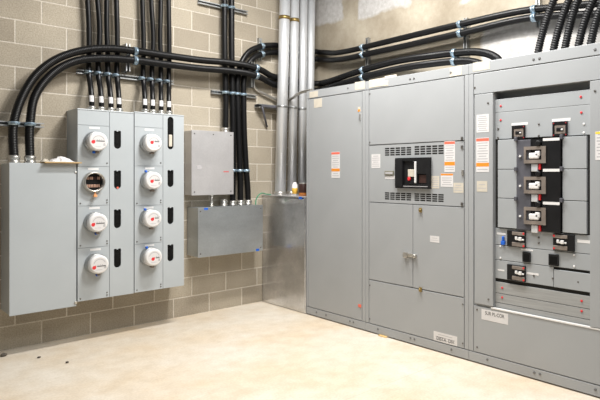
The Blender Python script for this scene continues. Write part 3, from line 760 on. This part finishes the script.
fitting(t, (3.167, yb, 1.158), .030, .075); 
t = thing('ground_wire', 'short green grounding wire between the lower box and the corner box', 'wire', (3.505, 5.42, 1.16))
obj('wire', tube(NB(), spline([(3.505, 5.42, 1.158), (3.505, 5.42, 1.20), (3.53, 5.41, 1.262), (3.58, 5.42, 1.288), (3.66, 5.45, 1.275), (3.74, 5.47, 1.268)], .01), .006, 8), GREENW, t)

# ------------------------------------------------------------------ trough box at far left
YP = 5.311
t = thing('trough_box', 'large plain grey trough box on the block wall, left of the meter stacks', 'electrical box', (1.36, YW, .352))
b = NB(); box(b, 1.104, 1.600, YP+.008, WY, .354, 1.597, .003); obj('enclosure', b, GREY2, t)
b = NB(); box(b, 1.100, 1.603, YP, YP+.0085, .350, 1.600, .003); f = obj('front_cover', b, GREY2, t)
b = NB(); box(b, 1.585, 1.607, YP-.010, YP+.004, .372, .395, .004); obj('cover_latch', b, STEEL, f)
b = NB(); box(b, 1.589, 1.606, YP-.006, YP+.004, 1.515, 1.53, .003); obj('cover_latch', b, STEEL, f)
# things lying on it
b = NB()
vs = [(1.345, 5.262, 1.6015), (1.632, 5.262, 1.6015), (1.600, 5.46, 1.6015), (1.36, 5.48, 1.6015)]
lo = [b.verts.new(v) for v in vs]; hi = [b.verts.new((v[0], v[1], v[2]+.011)) for v in vs]
b.faces.new(lo[::-1]); b.faces.new(hi)
for i in range(4): b.faces.new([lo[i], lo[(i+1) % 4], hi[(i+1) % 4], hi[i]])
o = obj('cardboard_sheet', b, CARD, None, origin=(1.49, 5.37, 1.6015)); setprops(o, 'brown cardboard sheet overhanging the front edge of the trough box', 'cardboard')
def crumple(name, label, cat, cx, cy, z, sx, sy, h, mat, seed):
    rnd = random.Random(seed); b = NB(); n = 9; G = {}
    for i in range(n+1):
        for j in range(n+1):
            u, v = i/n, j/n
            zz = h*(.25+.75*rnd.random())*math.sin(PI*min(1, max(0, u)))**.6*math.sin(PI*v)**.5 if 0 < i < n and 0 < j < n else .002
            G[i, j] = b.verts.new((cx+sx*(u-.5)+.008*rnd.uniform(-1, 1), cy+sy*(v-.5)+.008*rnd.uniform(-1, 1), z+zz))
    for i in range(n):
        for j in range(n): b.faces.new([G[i, j], G[i+1, j], G[i+1, j+1], G[i, j+1]])
    r = bmesh.ops.extrude_face_region(b, geom=b.faces[:]); 
    for g in r['geom']:
        if isinstance(g, bmesh.types.BMVert): g.co.z = max(z, g.co.z-.003)
    o = obj(name, b, mat, None, origin=(cx, cy, z)); setprops(o, label, cat)
crumple('crumpled_paper', 'crumpled white paper lying on the cardboard sheet', 'paper', 1.50, 5.36, 1.613, .19, .13, .052, PAPER, 5)
crumple('folded_leaflet', 'small cream leaflet beside the crumpled paper on the trough box', 'paper', 1.362, 5.335, 1.613, .05, .08, .035, CREAM, 8)
# ------------------------------------------------------------------ meter stacks
def slot(cx, z0, z1, w, both=False):
    """outline of a breaker opening: round bottom, notched or round top"""
    r = w/2; p = []
    for k in range(9): a_ = PI + PI*k/8; p.append((cx+r*math.cos(a_), z0+r+r*math.sin(a_)))
    if both:
        for k in range(9): a_ = PI*k/8; p.append((cx+r*math.cos(a_), z1-r+r*math.sin(a_)))
    else:
        p += [(cx+r, z1-.006), (cx+r-.006, z1), (cx+.007, z1), (cx+.005, z1-.008), (cx-.005, z1-.008), (cx-.007, z1), (cx-r+.006, z1), (cx-r, z1-.006)]
    return p

def circle(cx, cz, r, n=28): return [(cx+r*math.cos(2*PI*k/n), cz+r*math.sin(2*PI*k/n)) for k in range(n)]

def meter(cx, cz, lab, seal, logo, grp='round electric meters'):
    t = thing('electric_meter', lab, 'electric meter', (cx, YP, cz-.085), grp)
    b = NB(); lathe(b, (cx, YP+.001, cz), (0, -1, 0), [(0, .092), (.022, .092), (.026, .088), (.050, .088), (.052, .084)], 32); obj('mounting_ring', b, STRUT, t, 'steel mounting ring')
    b = NB(); lathe(b, (cx, YP-.051, cz), (0, -1, 0), [(0, .083), (.040, .0815), (.052, .076), (.056, .070), (.057, .067)], 36); obj('cover', b, WHITE, t, 'white round cover')
    y = YP-.1085
    b = NB()
    def arc(r0, r1, a0, a1, mi, n=16):
        prev = None
        for k in range(n+1):
            a_ = math.radians(a0+(a1-a0)*k/n)
            cur = [b.verts.new((cx+r*math.cos(a_), y-.0006, cz+r*math.sin(a_))) for r in (r0, r1)]
            if prev: b.faces.new([prev[0], prev[1], cur[1], cur[0]]).material_index = mi
            prev = cur
    arc(.046, .051, 20, 165, 1)
    lx, lz = logo
    lathe(b, (cx+lx, y, cz+lz), (0, -1, 0), [(0, .016), (.0006, .016)], 16, mi=2)
    box(b, cx+lx+.010, cx+lx+.016, y-.0009, y, cz+lz, cz+lz+.018, mi=2)
    box(b, cx+lx+.024, cx+.050, y-.0008, y, cz+lz+.004, cz+lz+.014, mi=3)
    for q in range(3): box(b, cx+lx+.028+q*.018, cx+lx+.036+q*.018, y-.0008, y, cz+lz+.018, cz+lz+.024, mi=1)
    box(b, cx+.036, cx+.056, y-.0008, y, cz-.036, cz-.026, mi=1); box(b, cx+.040, cx+.054, y-.0008, y, cz-.022, cz-.018, mi=3)
    box(b, cx-.03, cx+.02, y-.0008, y, cz-.046, cz-.043, mi=1)
    lathe(b, (cx, y+.0002, cz), (0, -1, 0), [(0, .062), (.0002, .062)], 30, mi=0)
    obj('dial_face', b, [PAPER, FAINT, RED, INK], t, 'white dial with a red mark and dark lettering')
    b = NB(); box(b, cx-.006, cx+.022, YP-.060, YP-.010, cz-.105, cz-.085, .004); obj('latch', b, BRONZE, t)
    if seal:
        b = NB(); sx, sz = seal; box(b, cx+sx-.010, cx+sx+.010, YP-.055, YP-.03, cz+sz-.010, cz+sz+.010, .004); obj('seal_tag', b, BLUE, t, 'blue plastic seal')
    return t

def stack(label, x0, x1, xm, ztop, zbot, splits, centres, slots, tall):
    t = thing('meter_stack', label, 'meter panel', ((x0+x1)/2, YW, zbot))
    b = NB(); box(b, x0+.002, x1-.002, YP+.012, WY, zbot+.003, ztop-.003, .003); obj('enclosure', b, GREY2, t)
    b = NB(); box(b, x0, x1, YP-.002, WY, ztop-.012, ztop, .003); obj('top_cap', b, GREY2, t)
    lv = [ztop-.014]+splits+[zbot]
    def cover(name, a0, a1, z0, z1, holes):
        b = NB(); plate(b, lambda u, v: Vector((u, YP, v)), [(a0, z0), (a1, z0), (a1, z1), (a0, z1)], holes, .0125, (0, 1, 0))
        return obj(name, b, GREY2, t)
    cover('filler_plate', x0+.003, xm-.002, lv[1]+.0015, lv[0], [])
    for i in range(4):
        z1, z0 = lv[i+1]-.0015, lv[i+2]+.0015
        p = cover('socket_cover', x0+.003, xm-.002, z0, z1, [circle(centres[i][0], centres[i][1], .078)])
        screws(p, [(x0+.025, YP, z0+.022), (xm-.022, YP, z0+.022), (xm-.022, YP, z0+.045)] if i else [(xm-.022, YP, z0+.03)], (0, -1, 0), .0065)
        sticker(p, 'L', YP, centres[i][0]-.045, centres[i][0]+.045, z1-.030, z1-.012, base=WHITE, name='unit_strip')
    outs = [slot((s[0]+s[1])/2, s[2], s[3], s[1]-s[0], tall and k == 0) for k, s in enumerate(slots)]
    cover('breaker_cover', xm+.002, x1-.003, zbot+.0015, lv[0], outs)
    for k, s in enumerate(slots):
        b = NB(); box(b, s[0]-.006, s[1]+.006, YP+.0115, YP+.0135, s[2]-.006, s[3]+.006); o = obj('breaker_slot', b, SLOTB, t, 'black breaker opening')
        cx = (s[0]+s[1])/2; zc = (s[2]+s[3])/2
        b = NB()
        if tall and k == 0: box(b, cx-.017, cx+.017, YP-.004, YP+.012, s[2]+.028, s[2]+.145, .006)
        else: box(b, cx-.014, cx+.014, YP+.008, YP+.012, zc-.04, zc+.04, .0015)
        tg = obj('breaker_toggle', b, CREAM if tall and k == 0 else SLOTB, o)
    return t

S1 = [(1.920, 1.983, 1.740, 1.907), (1.920, 1.983, 1.370, 1.541), (1.920, 1.983, 1.009, 1.183), (1.920, 1.983, .646, .821)]
S2 = [(2.426, 2.487, 1.750, 2.072), (2.426, 2.487, 1.379, 1.547), (2.426, 2.487, 1.014, 1.181), (2.426, 2.487, .648, .814)]
C1 = [(1.752, 1.797), (1.742, 1.438), (1.752, 1.078), (1.760, .708)]
C2 = [(2.246, 1.802), (2.250, 1.446), (2.242, 1.086), (2.248, .720)]
st1 = stack('grey meter stack with one open meter socket, beside the trough box', 1.610, 2.101, 1.881, 2.087, .386, [1.943, 1.576, 1.226, .854], C1, S1, False)
st2 = stack('grey meter stack with four white meters, beside the galvanized boxes', 2.104, 2.598, 2.380, 2.097, .390, [1.954, 1.585, 1.208, .846], C2, S2, True)
meter(*C1[0], 'white round meter on the left stack, topmost, above the open socket', (-.02, -.095), (-.045, -.006))
meter(*C1[2], 'white round meter on the left stack, just below the open socket', (0, -.10), (-.046, -.014))
meter(*C1[3], 'white round meter at the bottom of the left stack', (0, -.10), (-.046, -.022))
meter(*C2[0], 'white round meter at the top of the right stack', None, (-.020, .004))
meter(*C2[1], 'white round meter on the right stack, second from top', (-.055, .088), (-.024, -.006))
meter(*C2[2], 'white round meter on the right stack, third from top', (-.055, .088), (-.012, -.004))
meter(*C2[3], 'white round meter at the bottom of the right stack', (-.045, .092), (-.012, -.014))
# the open socket on the left stack
cx, cz = C1[1]
b = NB(); lathe(b, (cx, YP+.003, cz), (0, -1, 0), [(0, .078), (0, .092), (.022, .092), (.026, .088), (.050, .088), (.052, .078), (.004, .076)], 36, cap=False); so = obj('socket_ring', b, STEEL, st1, 'open steel socket ring')
b = NB(); lathe(b, (cx, YP+.0112, cz), (0, -1, 0), [(0, .077), (.004, .077)], 30); obj('socket_well', b, BRK, so)
for row, n in ((.034, 4), (-.036, 5)):
    for k in range(n):
        x = cx + (k-(n-1)/2)*(.030 if n == 4 else .022)
        b = NB(); box(b, x-.010, x-.003, YP-.006, YP+.008, cz+row-.013, cz+row+.013, .002); box(b, x+.003, x+.010, YP-.006, YP+.008, cz+row-.013, cz+row+.013, .002)
        obj('meter_jaw', b, COPPER if (k, n) != (2, 4) else MAROON, so)
b = NB(); box(b, cx-.012, cx+.018, YP-.052, YP-.02, cz-.135, cz-.112, .005); cyl(b, (cx+.003, YP-.036, cz-.115), (cx+.003, YP-.036, cz-.088), .006, 8); obj('seal_tag', b, paint('orange_tag', (.75, .35, .14), .5), so, 'orange hanging tag')
b = NB(); lathe(b, (1.952, YP-.001, 1.382), (0, -1, 0), [(0, .010), (.004, .010)], 10); obj('red_button', b, CORAL, st1)

# ------------------------------------------------------------------ bits on the floor
def chip(name, label, cat, x, y, r, mat, seed):
    rnd = random.Random(seed); b = NB(); bmesh.ops.create_icosphere(b, subdivisions=2, radius=r)
    for v in b.verts: v.co *= rnd.uniform(.75, 1.15); v.co.z *= .5
    mz = min(v.co.z for v in b.verts)
    for v in b.verts: v.co += Vector((x, y, -mz))
    setprops(obj(name, b, mat, None, origin=(x, y, 0)), label, cat, 'dark chips on the floor')
chip('stone_chip', 'dark chip on the floor at the far left, below the trough box', 'debris', 1.085, 5.44, .026, STONE, 1)
chip('stone_chip', 'dark chip on the open floor, nearest the camera of the three', 'debris', 1.407, 4.89, .013, STONE, 2)
chip('stone_chip', 'dark chip on the floor between the other two chips', 'debris', 1.282, 5.186, .014, STONE, 3)
b = NB(); box(b, XS-.022, XS+.05, 3.56, 3.66, 0, .0095, .002); setprops(obj('wooden_shim', b, WOOD, None, origin=(3.73, 3.61, 0)), 'yellow wooden shim under the base of the middle cabinet', 'shim')

# ------------------------------------------------------------------ light
w = bpy.data.worlds.new('World'); bpy.context.scene.world = w; w.use_nodes = True
bg = w.node_tree.nodes['Background']; bg.inputs[0].default_value = (.93, .96, 1.0, 1); bg.inputs[1].default_value = .095
def area(name, loc, target, sx, sy, power, c):
    l = bpy.data.lights.new(name, 'AREA'); l.shape = 'RECTANGLE'; l.size = sx; l.size_y = sy; l.energy = power; l.color = c
    o = bpy.data.objects.new(name, l); C.objects.link(o); o.location = loc
    o.rotation_euler = (Vector(target)-Vector(loc)).to_track_quat('-Z', 'Y').to_euler()
    return o
area('strip_or_fill_light', (2.75, 3.75, 4.15), (2.75, 3.75, 0), 1.2, .22, 150, (1, .98, .95))
area('strip_or_fill_light', (2.95, 2.2, 4.15), (2.95, 2.2, 0), .22, 1.2, 112, (1, .98, .95))
area('strip_or_fill_light', (1.2, .8, 4.15), (1.2, .8, 0), 1.2, 1.2, 80, (1, .99, .97))  # added soft back fill, not one of the strip fixtures

# ------------------------------------------------------------------ camera
cam = bpy.data.cameras.new('camera'); co = bpy.data.objects.new('camera', cam); C.objects.link(co)
co.location = (0, 0, 1.5149); co.rotation_euler = (PI/2, 0, math.radians(45.03-90))
cam.sensor_fit = 'HORIZONTAL'; cam.sensor_width = 36; cam.lens = 557.8/600*36
cam.shift_x = -75.2/600; cam.shift_y = -26.7/600; cam.clip_end = 100
S = bpy.context.scene; S.camera = co
S.view_settings.view_transform = 'Standard'; S.view_settings.look = 'None'; S.view_settings.gamma = 1
S.view_settings.use_curve_mapping = False; S.view_settings.exposure = 0.0
